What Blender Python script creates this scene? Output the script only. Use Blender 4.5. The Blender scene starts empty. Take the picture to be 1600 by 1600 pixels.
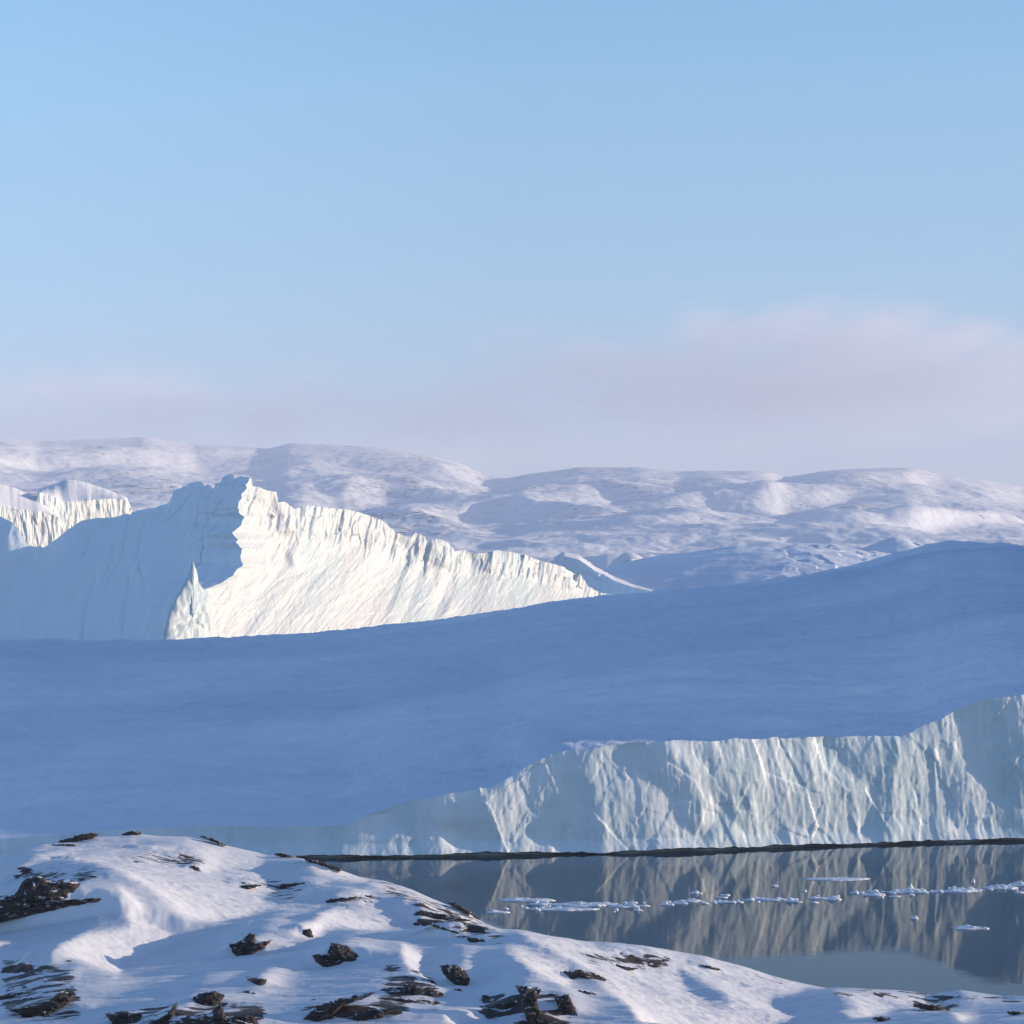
import bpy, math, random
import numpy as np
from mathutils import Vector

random.seed(7)
SC = bpy.context.scene
COL = SC.collection

# ------------------------------------------------------------------ camera, sky, sun, exposure
H, F, U0, V0 = 48.0, 3764.0, 800.0, 900.0          # eye height (m), focal length and principal point in photo pixels
cd = bpy.data.cameras.new("camera"); cam = bpy.data.objects.new("camera", cd); COL.objects.link(cam)
cam.location = (0, 0, H); cam.rotation_euler = (math.radians(90), 0, 0)
cd.sensor_width = 36; cd.lens = 36 * F / 1600; cd.shift_y = (V0 - 800) / 1600
cd.clip_start = 1; cd.clip_end = 60000
SC.camera = cam

SUN_EL, SUN_AZ = math.radians(8.0), math.radians(5.0)   # azimuth from +X (right of the view) towards +Y (away)
SUN = np.array([math.cos(SUN_EL) * math.cos(SUN_AZ), math.cos(SUN_EL) * math.sin(SUN_AZ), math.sin(SUN_EL)])
TAN_E = math.tan(SUN_EL)
sl = bpy.data.lights.new("sun", 'SUN'); so = bpy.data.objects.new("sun", sl); COL.objects.link(so)
sl.energy = 3.7; sl.angle = math.radians(0.5); sl.color = (1.0, 0.80, 0.60)
so.rotation_euler = Vector(SUN).to_track_quat('Z', 'Y').to_euler()

SC.view_settings.view_transform = 'Standard'; SC.view_settings.look = 'None'
SC.view_settings.gamma = 1; SC.view_settings.exposure = 0.8
SC.render.engine = 'CYCLES'
SC.cycles.use_denoising = True
SC.cycles.max_bounces = 6; SC.cycles.diffuse_bounces = 3; SC.cycles.glossy_bounces = 3
SC.cycles.volume_bounces = 1; SC.cycles.transparent_max_bounces = 8

def wire(nt):
    L = nt.links
    def math_(op, a, b=None, c=None, clamp=False):
        n = nt.nodes.new('ShaderNodeMath'); n.operation = op; n.use_clamp = clamp
        for i, v in enumerate((a, b, c)):
            if v is None: continue
            if isinstance(v, (int, float)): n.inputs[i].default_value = v
            else: L.new(v, n.inputs[i])
        return n.outputs[0]
    def mix_(f, a, b, blend='MIX'):
        n = nt.nodes.new('ShaderNodeMix'); n.data_type = 'RGBA'; n.blend_type = blend
        for sock, v in ((n.inputs[0], f), (n.inputs[6], a), (n.inputs[7], b)):
            if isinstance(v, (int, float)): sock.default_value = v
            elif isinstance(v, tuple): sock.default_value = (*v, 1)
            else: L.new(v, sock)
        return n.outputs[2]
    def ramp_(f, stops, interp='LINEAR'):
        n = nt.nodes.new('ShaderNodeValToRGB'); n.color_ramp.interpolation = interp
        e = n.color_ramp.elements
        while len(e) < len(stops): e.new(0.5)
        for k, (p, c) in enumerate(stops):
            e[k].position = p; e[k].color = (*c, 1) if isinstance(c, tuple) else (c, c, c, 1)
        L.new(f, n.inputs[0]); return n.outputs[0]
    return math_, mix_, ramp_

W = bpy.data.worlds.new("World"); SC.world = W; W.use_nodes = True
nt = W.node_tree; bg = nt.nodes['Background']; m_, x_, r_ = wire(nt)
sky = nt.nodes.new('ShaderNodeTexSky'); sky.sky_type = 'NISHITA'; sky.sun_disc = False
sky.sun_elevation = SUN_EL; sky.sun_rotation = math.pi / 2 - SUN_AZ
sky.air_density = 1.0; sky.dust_density = 0.0; sky.ozone_density = 5.2
STR = 0.13
g = nt.nodes.new('ShaderNodeTexCoord'); sp = nt.nodes.new('ShaderNodeSeparateXYZ'); nt.links.new(g.outputs['Generated'], sp.inputs[0])
el = m_('MULTIPLY', sp.outputs[2], 2.0)                      # sine of the elevation, 0..0.5 -> 0..1
k = 1 / (STR * 1.741)                                        # clear arctic air: low sky kept blue down to a pale lilac horizon
def c_(r, g_, b): return (r * k / 8, g_ * k / 8, b * k / 8)
band = r_(el, [(0.0, c_(.44, .50, .66)), (0.10, c_(.42, .54, .73)), (0.22, c_(.36, .59, .83)), (0.50, c_(.27, .55, .86)), (1.0, c_(.08, .29, .78))])
bandx = x_(1.0, band, (8, 8, 8), 'MULTIPLY')
fac = r_(el, [(0.0, .92), (0.4, .85), (1.0, 0.0)])
glow = r_(sp.outputs[0], [(.50, 0.0), (1.0, .80)])
fac = m_('MULTIPLY', fac, m_('SUBTRACT', 1.0, glow))
sky_fill = m_('ADD', 1.0, m_('MULTIPLY', m_('MAXIMUM', m_('MULTIPLY', sp.outputs[1], -1.0), 0.0), 0.45))
sky_fill = m_('ADD', sky_fill, m_('MULTIPLY', m_('MAXIMUM', m_('MULTIPLY', sp.outputs[0], -1.0), 0.0), 0.75))
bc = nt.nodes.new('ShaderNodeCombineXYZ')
for q_ in range(3): nt.links.new(sky_fill, bc.inputs[q_])
bandx = x_(1.0, bandx, bc.outputs[0], 'MULTIPLY')          # unseen low sky behind and to the left brightened, filling cliff and berg wall
# pale glow added wide round the low sun, for soft side light on the ice
dt = nt.nodes.new('ShaderNodeVectorMath'); dt.operation = 'DOT_PRODUCT'; dt.inputs[1].default_value = tuple(SUN); nt.links.new(g.outputs['Generated'], dt.inputs[0])
lobe = m_('MULTIPLY', m_('POWER', m_('MAXIMUM', dt.outputs['Value'], 0.0), 5.0), 0.55 * k)
lc = nt.nodes.new('ShaderNodeCombineXYZ')
for q_, w_ in enumerate((1.0, .86, .74)): nt.links.new(m_('MULTIPLY', lobe, w_), lc.inputs[q_])
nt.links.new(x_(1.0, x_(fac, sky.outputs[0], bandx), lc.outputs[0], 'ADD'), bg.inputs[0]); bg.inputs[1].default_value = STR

# ------------------------------------------------------------------ numeric helpers
def pix(u, v, D):
    return np.stack([(u - U0) / F * D, D + 0 * u, H - (v - V0) / F * D], -1)
def interp(x, pts):
    a = np.array(pts, float); return np.interp(x, a[:, 0], a[:, 1])
def smooth_interp(x, pts, w):
    return np.mean([interp(x + o, pts) for o in np.linspace(-w, w, 9)], 0)
def sstep(a, b, x):
    t = np.clip((x - a) / (b - a), 0, 1); return t * t * (3 - 2 * t)
def _hash(ix, iy, iz, seed):
    h = (ix.astype(np.int64) * 374761393 + iy.astype(np.int64) * 668265263 + iz.astype(np.int64) * 2147483647 + seed * 974634777) & 0xFFFFFFFF
    h = ((h ^ (h >> 13)) * 1274126177) & 0xFFFFFFFF
    h = ((h ^ (h >> 16)) * 2246822519) & 0xFFFFFFFF
    return ((h ^ (h >> 15)) & 0xFFFFFF) / float(0x1000000)
_G = np.random.RandomState(3).normal(size=(256, 3)); _G /= np.linalg.norm(_G, axis=1)[:, None]
def perlin(x, y, z=0.0, seed=0):
    x, y, z = np.broadcast_arrays(np.asarray(x, float), np.asarray(y, float), np.asarray(z, float))
    ix, iy, iz = np.floor(x), np.floor(y), np.floor(z)
    fx, fy, fz = x - ix, y - iy, z - iz
    q = lambda t: t * t * t * (t * (t * 6 - 15) + 10)
    wx, wy, wz = q(fx), q(fy), q(fz); out = 0
    flat = not np.any(fz)
    for dz in ((0,) if flat else (0, 1)):
        for dy in (0, 1):
            for dx in (0, 1):
                gi = _G[(_hash(ix + dx, iy + dy, iz + dz, seed) * 256).astype(int)]
                d = gi[..., 0] * (fx - dx) + gi[..., 1] * (fy - dy) + gi[..., 2] * (fz - dz)
                out = out + d * (wx if dx else 1 - wx) * (wy if dy else 1 - wy) * (1 if flat else (wz if dz else 1 - wz))
    return out * 1.6
def fbm(x, y, z=0.0, o=4, seed=0, gain=.5, ridge=False):
    s = 0; a = 1.0
    for i in range(o):
        n = perlin(np.asarray(x) * 2 ** i + 17.3 * i, np.asarray(y) * 2 ** i - 9.1 * i, np.asarray(z) * 2 ** i, seed + i)
        s = s + a * ((1 - 2 * np.abs(n)) if ridge else n); a *= gain
    return s
def facets(x, y, seed=0, tilt=1.0):
    """broken ice / rock: every cell is a plane with its own tilt"""
    x, y = np.broadcast_arrays(np.asarray(x, float), np.asarray(y, float))
    ix, iy = np.floor(x), np.floor(y); best = np.full(x.shape, 9.0); val = np.zeros(x.shape)
    for dx in (-1, 0, 1):
        for dy in (-1, 0, 1):
            cx, cy = ix + dx, iy + dy; o = np.zeros_like(cx)
            px = cx + .15 + .7 * _hash(cx, cy, o, seed); py = cy + .15 + .7 * _hash(cx, cy, o + 1, seed)
            d = (x - px) ** 2 + (y - py) ** 2
            tx = (_hash(cx, cy, o + 2, seed) - .5) * tilt; ty = (_hash(cx, cy, o + 3, seed) - .5) * tilt; b = _hash(cx, cy, o + 4, seed) - .5
            v = b + tx * (x - px) + ty * (y - py); nb = d < best
            best = np.where(nb, d, best); val = np.where(nb, v, val)
    return val
def inside(poly, X, Y):
    c = np.zeros(X.shape, bool); n = len(poly)
    for i in range(n):
        x1, y1 = poly[i]; x2, y2 = poly[(i + 1) % n]
        if y1 == y2: continue
        c ^= ((y1 > Y) != (y2 > Y)) & (X < (x2 - x1) * (Y - y1) / (y2 - y1) + x1)
    return c
class Mask:
    """areas traced from the photograph, as a smooth 0..1 picture to look up in"""
    def __init__(self, polys, blur=2, st=2.0, box=(-200, 600, 1800, 1700)):
        self.st, self.box = st, box
        X, Y = np.meshgrid(np.arange(box[0], box[2], st), np.arange(box[1], box[3], st))
        M = np.zeros(X.shape)
        for p in polys:
            M[inside(p, X, Y)] = 1.0
        for _ in range(2):
            for ax in (0, 1):
                M = sum(np.roll(M, s, ax) for s in range(-blur, blur + 1)) / (2 * blur + 1)
        self.M = M
    def __call__(self, u, v):
        fx = np.clip((u - self.box[0]) / self.st, 0, self.M.shape[1] - 1.001); fy = np.clip((v - self.box[1]) / self.st, 0, self.M.shape[0] - 1.001)
        ix, iy = fx.astype(int), fy.astype(int); a, b = fx - ix, fy - iy; M = self.M
        return M[iy, ix] * (1 - a) * (1 - b) + M[iy, ix + 1] * a * (1 - b) + M[iy + 1, ix] * (1 - a) * b + M[iy + 1, ix + 1] * a * b
def relief(g, d0, d1, s0, s1, lam=.08, L=None):
    """heights whose slope along (s0,s1) is g (least squares); axis 0 spacing d0, axis 1 spacing d1; L = longest wavelength kept"""
    n0, n1 = g.shape; p0, p1 = n0 // 2, n1 // 4
    G = np.pad(g, ((p0, p0), (p1, p1)))
    k0 = 2 * np.pi * np.fft.fftfreq(G.shape[0], d0)[:, None]; k1 = 2 * np.pi * np.fft.fftfreq(G.shape[1], d1)[None]
    ks = k0 * s0 + k1 * s1; kt = -k0 * s1 + k1 * s0
    kl = 2 * np.pi / (L or 4 * max(n0 * d0, n1 * d1))
    Hf = -1j * ks * np.fft.fft2(G) / (ks ** 2 + lam * kt ** 2 + kl ** 2)
    return np.real(np.fft.ifft2(Hf))[p0:p0 + n0, p1:p1 + n1]

# ------------------------------------------------------------------ object helpers
def mesh_obj(name, verts, faces, mat, parent=None, loc=(0, 0, 0), smooth=True, attr=None):
    """one mesh object; verts are given in world coordinates, loc is where its origin goes; faces: list of index arrays (n,3) or (n,4)"""
    base = np.array(parent.location if parent else loc, float)
    V = np.asarray(verts, float).reshape(-1, 3) - base
    me = bpy.data.meshes.new(name)
    faces = [np.asarray(f, np.int32) for f in faces if len(f)]
    nl = sum(f.size for f in faces); nf = sum(len(f) for f in faces)
    me.vertices.add(len(V)); me.vertices.foreach_set('co', V.astype(np.float32).ravel())
    me.loops.add(nl); me.loops.foreach_set('vertex_index', np.concatenate([f.ravel() for f in faces]))
    me.polygons.add(nf)
    tot = np.concatenate([np.full(len(f), f.shape[1], np.int32) for f in faces])
    me.polygons.foreach_set('loop_start', np.concatenate([[0], np.cumsum(tot)[:-1]]).astype(np.int32))
    me.polygons.foreach_set('use_smooth', np.full(nf, smooth))
    me.update(calc_edges=True)
    if attr:
        for an, av in attr.items():
            a = me.attributes.new(an, 'FLOAT', 'POINT'); a.data.foreach_set('value', np.asarray(av, np.float32).ravel())
    me.materials.append(mat)
    o = bpy.data.objects.new(name, me); COL.objects.link(o)
    if parent: o.parent = parent
    else: o.location = loc
    return o
def quads(n, m, closed=False, flip=False):
    i, j = np.meshgrid(np.arange(n - 1), np.arange(m if closed else m - 1), indexing='ij'); jn = (j + 1) % m
    q = np.stack([i * m + j, i * m + jn, (i + 1) * m + jn, (i + 1) * m + j], -1).reshape(-1, 4)
    return q[:, ::-1] if flip else q
def empty(name, loc):
    o = bpy.data.objects.new(name, None); COL.objects.link(o); o.location = loc; o.empty_display_size = 1; return o
def tag(o, label, cat, group=None):
    o['label'] = label; o['category'] = cat
    if group: o['group'] = group
    return o
def setting(o, kind='structure', label=None, cat=None):
    o['kind'] = kind
    if label: o['label'] = label
    if cat: o['category'] = cat
    return o

# ------------------------------------------------------------------ materials
def new_mat(name):
    m = bpy.data.materials.new(name); m.use_nodes = True
    nt = m.node_tree; return m, nt, nt.nodes['Principled BSDF'], wire(nt)
def noise_node(nt, scale, detail=4, rough=.55, stretch=(1, 1, 1), dist=0):
    t = nt.nodes.new('ShaderNodeTexCoord'); mp = nt.nodes.new('ShaderNodeMapping'); n = nt.nodes.new('ShaderNodeTexNoise')
    nt.links.new(t.outputs['Object'], mp.inputs[0]); mp.inputs['Scale'].default_value = stretch
    nt.links.new(mp.outputs[0], n.inputs['Vector'])
    n.inputs['Scale'].default_value = scale; n.inputs['Detail'].default_value = detail; n.inputs['Roughness'].default_value = rough; n.inputs['Distortion'].default_value = dist
    return n.outputs[0]
def bump_(nt, b, fields):
    prev = None
    for h, dist, st in fields:
        n = nt.nodes.new('ShaderNodeBump'); n.inputs['Strength'].default_value = st; n.inputs['Distance'].default_value = dist
        nt.links.new(h, n.inputs['Height'])
        if prev: nt.links.new(prev, n.inputs['Normal'])
        prev = n.outputs[0]
    nt.links.new(prev, b.inputs['Normal'])
def snow_mat(name, c0, c1, scale, bumps, stretch=(1, 1, 1), rough=.55, rock=None):
    m, nt, b, (m_, x_, r_) = new_mat(name)
    col = x_(r_(noise_node(nt, scale, 6, .6, stretch), [(.3, 0.0), (.7, 1.0)]), c0, c1)
    if rock:                                                    # bare rock showing through thin snow, in the places listed in the mesh attribute
        a = nt.nodes.new('ShaderNodeAttribute'); a.attribute_name = 'bare'
        n = noise_node(nt, rock[0], 7, .65, rock[1], .6)
        f = m_('ADD', m_('MULTIPLY', a.outputs['Fac'], 1.0), m_('MULTIPLY', m_('SUBTRACT', n, .5), 2.2))
        f = r_(f, [(.52, 0.0), (.60, 1.0)])
        rc = x_(noise_node(nt, rock[0] * 2, 4), (.03, .028, .03), (.10, .075, .06))
        col = x_(f, col, rc)
    nt.links.new(col, b.inputs['Base Color'])
    b.inputs['Roughness'].default_value = rough; b.inputs['Specular IOR Level'].default_value = .2
    bump_(nt, b, [(noise_node(nt, s, 5, .6, st), d, k) for s, d, k, st in bumps])
    return m
M_FORE = snow_mat('foreground_snow', (.72, .73, .76), (.80, .80, .80), .4,
                  [(.5, .12, .4, (.5, 1, 1)), (2.2, .05, .5, (.3, 1, 1)), (9, .015, .4, (.5, 1, 1))], rock=(1.1, (.45, 1, 1.6)))
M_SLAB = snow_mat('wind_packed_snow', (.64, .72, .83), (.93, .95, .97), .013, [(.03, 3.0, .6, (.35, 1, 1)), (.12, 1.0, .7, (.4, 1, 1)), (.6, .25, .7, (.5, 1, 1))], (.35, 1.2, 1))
M_BERG = snow_mat('berg_snow', (.82, .83, .84), (.90, .90, .89), .08, [(.15, 1.0, .35, (1, 1, .5)), (.6, .4, .4, (1, 1, .5))])
M_HILL = snow_mat('hill_snow', (.84, .85, .87), (.92, .92, .92), .004, [(.01, 12, .45, (.5, 1, 1)), (.05, 5, .7, (.4, 1, 1)), (.2, 1.5, .6, (.4, 1, 1))], rock=(.06, (.4, 1, 1.5)))
def ice_mat(name, c0, c1, c2, scale, bumps):
    m, nt, b, (m_, x_, r_) = new_mat(name)
    n1 = noise_node(nt, scale, 6, .6, (1, 1, .22), .4); n2 = noise_node(nt, scale * 5, 5, .6, (1, 1, .12))
    col = x_(r_(n1, [(.35, 0.0), (.65, 1.0)]), c0, c1)
    col = x_(r_(n2, [(.5, 0.0), (.72, .7)]), col, c2)
    nt.links.new(col, b.inputs['Base Color']); b.inputs['Roughness'].default_value = .45; b.inputs['Specular IOR Level'].default_value = .3
    bump_(nt, b, [(noise_node(nt, s, 5, .6, st), d, k) for s, d, k, st in bumps])
    return m
M_CLIFF = ice_mat('glacier_ice_wall', (.60, .72, .74), (.88, .91, .90), (.94, .94, .92), .07, [(.25, .4, .4, (1, 1, .3)), (1.1, .12, .5, (1, 1, .35)), (4, .03, .5, (1, 1, .6))])
M_WET = ice_mat('wet_waterline_ice', (.34, .48, .52), (.58, .66, .67), (.45, .52, .5), .25, [(.8, .3, .6, (1, 1, 1))])
M_FACE = ice_mat('berg_ice', (.60, .70, .71), (.70, .71, .70), (.75, .75, .74), .04, [(.12, 1.5, .5, (1, 1, .35)), (.5, .5, .5, (1, 1, .4))])
M_SHADED = ice_mat('shaded_berg_ice', (.82, .91, .94), (.88, .94, .95), (.9, .94, .95), .02, [(.08, 1.5, .4, (1, 1, .3)), (.4, .4, .4, (1, 1, .3))])  # copy of the berg ice for shaded sides, their light put into paler, bluer colour
M_FLOE = snow_mat('floe_ice', (.80, .85, .88), (.92, .92, .92), .7, [(2.0, .15, .6, (1, 1, 1))])

M_ROCK, nt_, b_, (m_, x_, r_) = new_mat('dark_gneiss')
rc = x_(r_(noise_node(nt_, 1.6, 6, .65, (1, 1, 2)), [(.35, 0.0), (.75, 1.0)]), (.020, .018, .019), (.10, .074, .06))
ge = nt_.nodes.new('ShaderNodeNewGeometry'); sx = nt_.nodes.new('ShaderNodeSeparateXYZ'); nt_.links.new(ge.outputs['Normal'], sx.inputs[0])
cap = r_(m_('ADD', sx.outputs[2], m_('MULTIPLY', m_('SUBTRACT', noise_node(nt_, 2.2, 5), .5), 1.3)), [(.98, 0.0), (1.08, 1.0)])
nt_.links.new(x_(cap, rc, (.88, .89, .9)), b_.inputs['Base Color']); b_.inputs['Roughness'].default_value = .8
bump_(nt_, b_, [(noise_node(nt_, 2.0, 6, .65, (1, 1, 2)), .3, .8), (noise_node(nt_, 9, 4), .06, .7)])

M_WATER, nt_, b_, (m_, x_, r_) = new_mat('sea_water')
b_.inputs['Base Color'].default_value = (.012, .042, .075, 1); b_.inputs['Roughness'].default_value = .03; b_.inputs['IOR'].default_value = 1.15
bump_(nt_, b_, [(noise_node(nt_, .25, 3, .5, (.35, 1, 1)), .03, .25), (noise_node(nt_, 1.6, 3, .5, (.5, 1, 1)), .008, .3)])

# ------------------------------------------------------------------ water
w = 12500
wx = np.array([-w, -1500, -300, 300, 1500, w], float); wy = np.array([-2400, -100, 150, 700, 2500, 11500], float)
WX, WY = np.meshgrid(wx, wy)
setting(mesh_obj('water', np.stack([WX, WY, 0 * WX], -1), [quads(6, 6)], M_WATER))

# ------------------------------------------------------------------ sheets: columns of sight from ybase up to the traced skyline
def sheet(u, q, y0, ysil, D0, D1, power):
    """rows q (0..1) by columns u: distance and height of ground that ends in the skyline ysil(u)"""
    Q = q[:, None]; D = D0[None] + (D1 - D0)[None] * Q
    Y = y0[None] + (ysil - y0)[None] * (1 - (1 - Q) ** power)
    X = (u[None] - U0) / F * D
    return X, D, H - (Y - V0) / F * D
def behind(X, D, Z, D1, drop, span, n):
    """rows that carry a sheet over its skyline and down the far side"""
    t = np.linspace(0, 1, n + 1)[1:, None]; s = ((Z[-1] - H) / D1)[None]; d = t * span
    Db = D[-1][None] + d; Xb = X[-1][None] / D[-1][None] * Db
    end = Z[-1][None] + s * d; return Xb, Db, end - (end + drop) * t ** 1.7
def front(X, D, Z, run, zb, n=6):
    """rows that carry a sheet's near edge down to the water"""
    t = np.linspace(1, 0, n + 1)[:-1, None]; Df_ = D[:1] - t * run
    return np.vstack([X[:1] / D[:1] * Df_, X]), np.vstack([Df_, D]), np.vstack([Z[:1] + (zb - Z[:1]) * t ** 1.3, Z])
SX, SY = SUN[0], SUN[1]

# ------------------------------------------------------------------ far hills
hu = np.concatenate([np.arange(-1500, -200, 25), np.arange(-200, 1801, 2.5), np.arange(1825, 3100, 25)]).astype(float)
hq = np.linspace(0, 1, 420)
hsil = smooth_interp(hu, [(-1500, 720), (-600, 690), (0, 684), (60, 690), (150, 685), (230, 683), (300, 694), (420, 701), (450, 692), (520, 695), (600, 701), (680, 714), (720, 725), (755, 740), (790, 748), (830, 739), (900, 731), (1000, 730), (1060, 738), (1100, 736), (1200, 737), (1230, 745), (1290, 735), (1340, 732), (1420, 730), (1470, 742), (1540, 750), (1600, 762), (1900, 775), (3100, 790)], 8)
hD1 = 8600 + 700 * np.sin(hu / 260.0); hD0 = np.full_like(hu, 3300.)
X, D, Z = sheet(hu, hq, np.full_like(hu, 903.), hsil, hD0, hD1, 1.15)
hill_lit = Mask([[(535, 775), (560, 752), (600, 768), (608, 790), (580, 802), (540, 802)], [(478, 727), (500, 720), (562, 742), (545, 746)], [(685, 724), (715, 726), (765, 750), (740, 757), (700, 740)],
                 [(630, 757), (720, 775), (735, 785), (650, 778)], [(780, 800), (830, 775), (920, 768), (982, 812), (940, 812), (860, 803)], [(1165, 792), (1200, 770), (1270, 764), (1342, 782), (1300, 802), (1220, 810)],
                 [(1035, 806), (1090, 785), (1142, 808), (1080, 818)], [(1175, 745), (1220, 736), (1228, 744), (1150, 762), (1130, 757)], [(1315, 746), (1420, 733), (1465, 757), (1400, 772), (1365, 772)],
                 [(1500, 755), (1610, 780), (1610, 803), (1540, 792)], [(-10, 690), (60, 698), (200, 700), (300, 718), (330, 740), (200, 728), (60, 712)], [(330, 700), (422, 706), (400, 714), (350, 714)],
                 [(-10, 715), (40, 725), (90, 745), (-10, 740)], [(150, 735), (260, 742), (330, 756), (200, 752)], [(930, 755), (1010, 760), (1050, 775), (960, 768)], [(980, 835), (1180, 845), (1240, 830), (1080, 822)],
                 [(1300, 830), (1500, 840), (1620, 850), (1620, 825), (1450, 815)], [(480, 770), (530, 790), (520, 815), (470, 790)], [(650, 800), (800, 815), (760, 840), (640, 815)]], 3)
fu = (hu >= -200) & (hu <= 1800)
dxh, dyh = 2.5 / F * 6200, 5300 / 420
Xf, Df, Zf = X[:, fu], D[:, fu], Z[:, fu]
nz = fbm(Xf / 420, Df / 900, 0, 5, 11, .55)
edge = (sstep(-200, -60, hu[fu]) * (1 - sstep(1660, 1800, hu[fu])))[None]
zr = 0
for it in range(3):
    uu = U0 + F * Xf / Df; vv = V0 + F * (H - (Zf + zr)) / Df
    lit = np.clip(hill_lit(uu, vv) * 1.1 + .55 * nz - .05, 0, 1)
    gsl = (TAN_E + .14) * (1 - lit) + (TAN_E - .30) * lit
    gsl = gsl - (Zf[:, -1:] * 0) + .10 * nz
    gsl = (gsl - gsl.mean()) * edge
    zr = relief(gsl, dyh, dxh, SY, SX, .05, 2200.)
    zr = zr * (1 - .8 * hq[:, None] ** 6) * sstep(0, .06, hq)[:, None] * edge
Z[:, fu] += zr
Z += (fbm(X / 160, D / 260, 0, 5, 31, .55) * 7 + fbm(X / 1400, D / 1400, 0, 4, 5, .5, True) * 22 * (1 - hq[:, None] ** 3)) * (1 - .6 * hq[:, None] ** 8)
Xb, Db, Zb = behind(X, D, Z, hD1, 5., 1700., 30)
X, D, Z = front(np.vstack([X, Xb]), np.vstack([D, Db]), np.vstack([Z, Zb]), 260., -3.)
bare = np.clip(.28 + .25 * fbm(X / 500, D / 800, 0, 4, 61), 0, .42) * sstep(4000, 5000, D)
setting(mesh_obj('hills', np.stack([X, D, Z], -1), [quads(*X.shape)], M_HILL, attr={'bare': bare}))

# ------------------------------------------------------------------ the long tabular iceberg across the middle
su = np.concatenate([np.arange(-900, -100, 12), np.arange(-100, 1701, 2.0), np.arange(1712, 2900, 12)]).astype(float)
base_y = [(-900, 1350), (0, 1338), (300, 1339), (540, 1340), (700, 1338), (830, 1335), (1050, 1331), (1250, 1323), (1450, 1316), (1600, 1313), (2500, 1270), (2900, 1262)]
top_y = [(-900, 1325), (0, 1309), (80, 1303), (150, 1298), (308, 1289), (455, 1291), (538, 1289), (548, 1286), (580, 1272), (630, 1255), (700, 1240), (745, 1232), (765, 1230), (800, 1215), (845, 1185), (860, 1180), (900, 1173), (960, 1165), (985, 1161), (1050, 1159), (1150, 1155), (1250, 1152), (1300, 1151), (1350, 1151), (1410, 1150), (1430, 1143), (1480, 1120), (1530, 1097), (1560, 1091), (1600, 1086), (1700, 1066), (1800, 1010), (1900, 930), (2100, 800), (3400, 700)]
crest_y = [(-900, 1020), (0, 1003), (150, 1004), (260, 1003), (400, 997), (500, 990), (600, 981), (700, 970), (800, 955), (900, 942), (960, 937), (1050, 925), (1150, 915), (1230, 905), (1300, 893), (1350, 883), (1400, 870), (1450, 860), (1480, 856), (1520, 857), (1560, 856), (1600, 860), (1640, 858), (1750, 790), (1900, 640), (2100, 480), (2500, 420), (3400, 420)]  # rise past the right edge: unseen high ridge added to shade the slope
sDw = H * F / (interp(su, base_y) - V0)
xw = (su - U0) / F * sDw
wall = np.stack([xw, sDw], -1)
tg = np.gradient(wall, axis=0); tg /= np.linalg.norm(tg, axis=1)[:, None]
nrm = np.stack([tg[:, 1], -tg[:, 0]], -1)                      # out of the wall, towards the viewer
arc = np.concatenate([[0], np.cumsum(np.linalg.norm(np.diff(wall, axis=0), axis=1))])
ztop = H - (interp(su, top_y) - V0) / F * (sDw + 1.5)
ztop = ztop + (.22 * fbm(arc / 5, 0, 0, 4, 3) + .3 * facets(arc / 3.1, 0.3, 9)) * np.clip(ztop / 12, .3, 1)
NR = 96
t = np.linspace(0, 1, NR)[:, None]
ZW = .64 + (ztop - .64)[None] * t
A = np.broadcast_to(arc[None], ZW.shape); Uw = np.broadcast_to(su[None], ZW.shape)
dark = Mask([[(590, 1250), (750, 1233), (768, 1270), (795, 1332), (740, 1332), (700, 1290), (640, 1300), (600, 1285)], [(868, 1180), (897, 1172), (908, 1210), (928, 1225), (945, 1332), (880, 1332), (886, 1250)],
             [(985, 1160), (1045, 1158), (1062, 1200), (1062, 1250), (1040, 1240), (1010, 1215)], [(1078, 1157), (1115, 1155), (1127, 1200), (1147, 1280), (1132, 1285), (1116, 1240), (1106, 1250), (1102, 1200)],
             [(1050, 1180), (1075, 1200), (1092, 1260), (1096, 1300), (1060, 1292), (1050, 1230)], [(1300, 1150), (1412, 1148), (1396, 1210), (1391, 1302), (1360, 1305), (1360, 1230), (1320, 1190)],
             [(1530, 1095), (1640, 1080), (1640, 1275), (1582, 1257), (1560, 1220), (1540, 1190)], [(1534, 1140), (1546, 1140), (1546, 1222), (1537, 1215)], [(1298, 1148), (1307, 1148), (1304, 1186), (1298, 1182)],
             [(548, 1292), (560, 1288), (556, 1320), (548, 1322)], [(598, 1280), (606, 1275), (612, 1312), (602, 1312)], [(640, 1265), (650, 1258), (655, 1300), (645, 1305)]], 2)
fw = (su >= -100) & (su <= 1700)
Af, Zf_, Uf = A[:, fw], ZW[:, fw], Uw[:, fw]
Vf = V0 + F * (H - Zf_) / np.broadcast_to(sDw[None, fw], Zf_.shape)
hgt = np.clip(ztop / 14, .25, 1)[None]
dk = dark(Uf, Vf)
gs = dk * .34 - .05 + .13 * fbm(Af / 7, Zf_ / 26, 0, 3, 51)
gs = gs - gs.mean()
rel = np.zeros(ZW.shape)
rel[:, fw] = relief(gs, .22, 2.0 / F * 425, 0.0, 1.0, .10, 60.)
disp = rel * np.clip(ztop / 8, .3, 1)[None]
lean = A + ZW * .25 * perlin(A / 30, .5, 0, 8)
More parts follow.
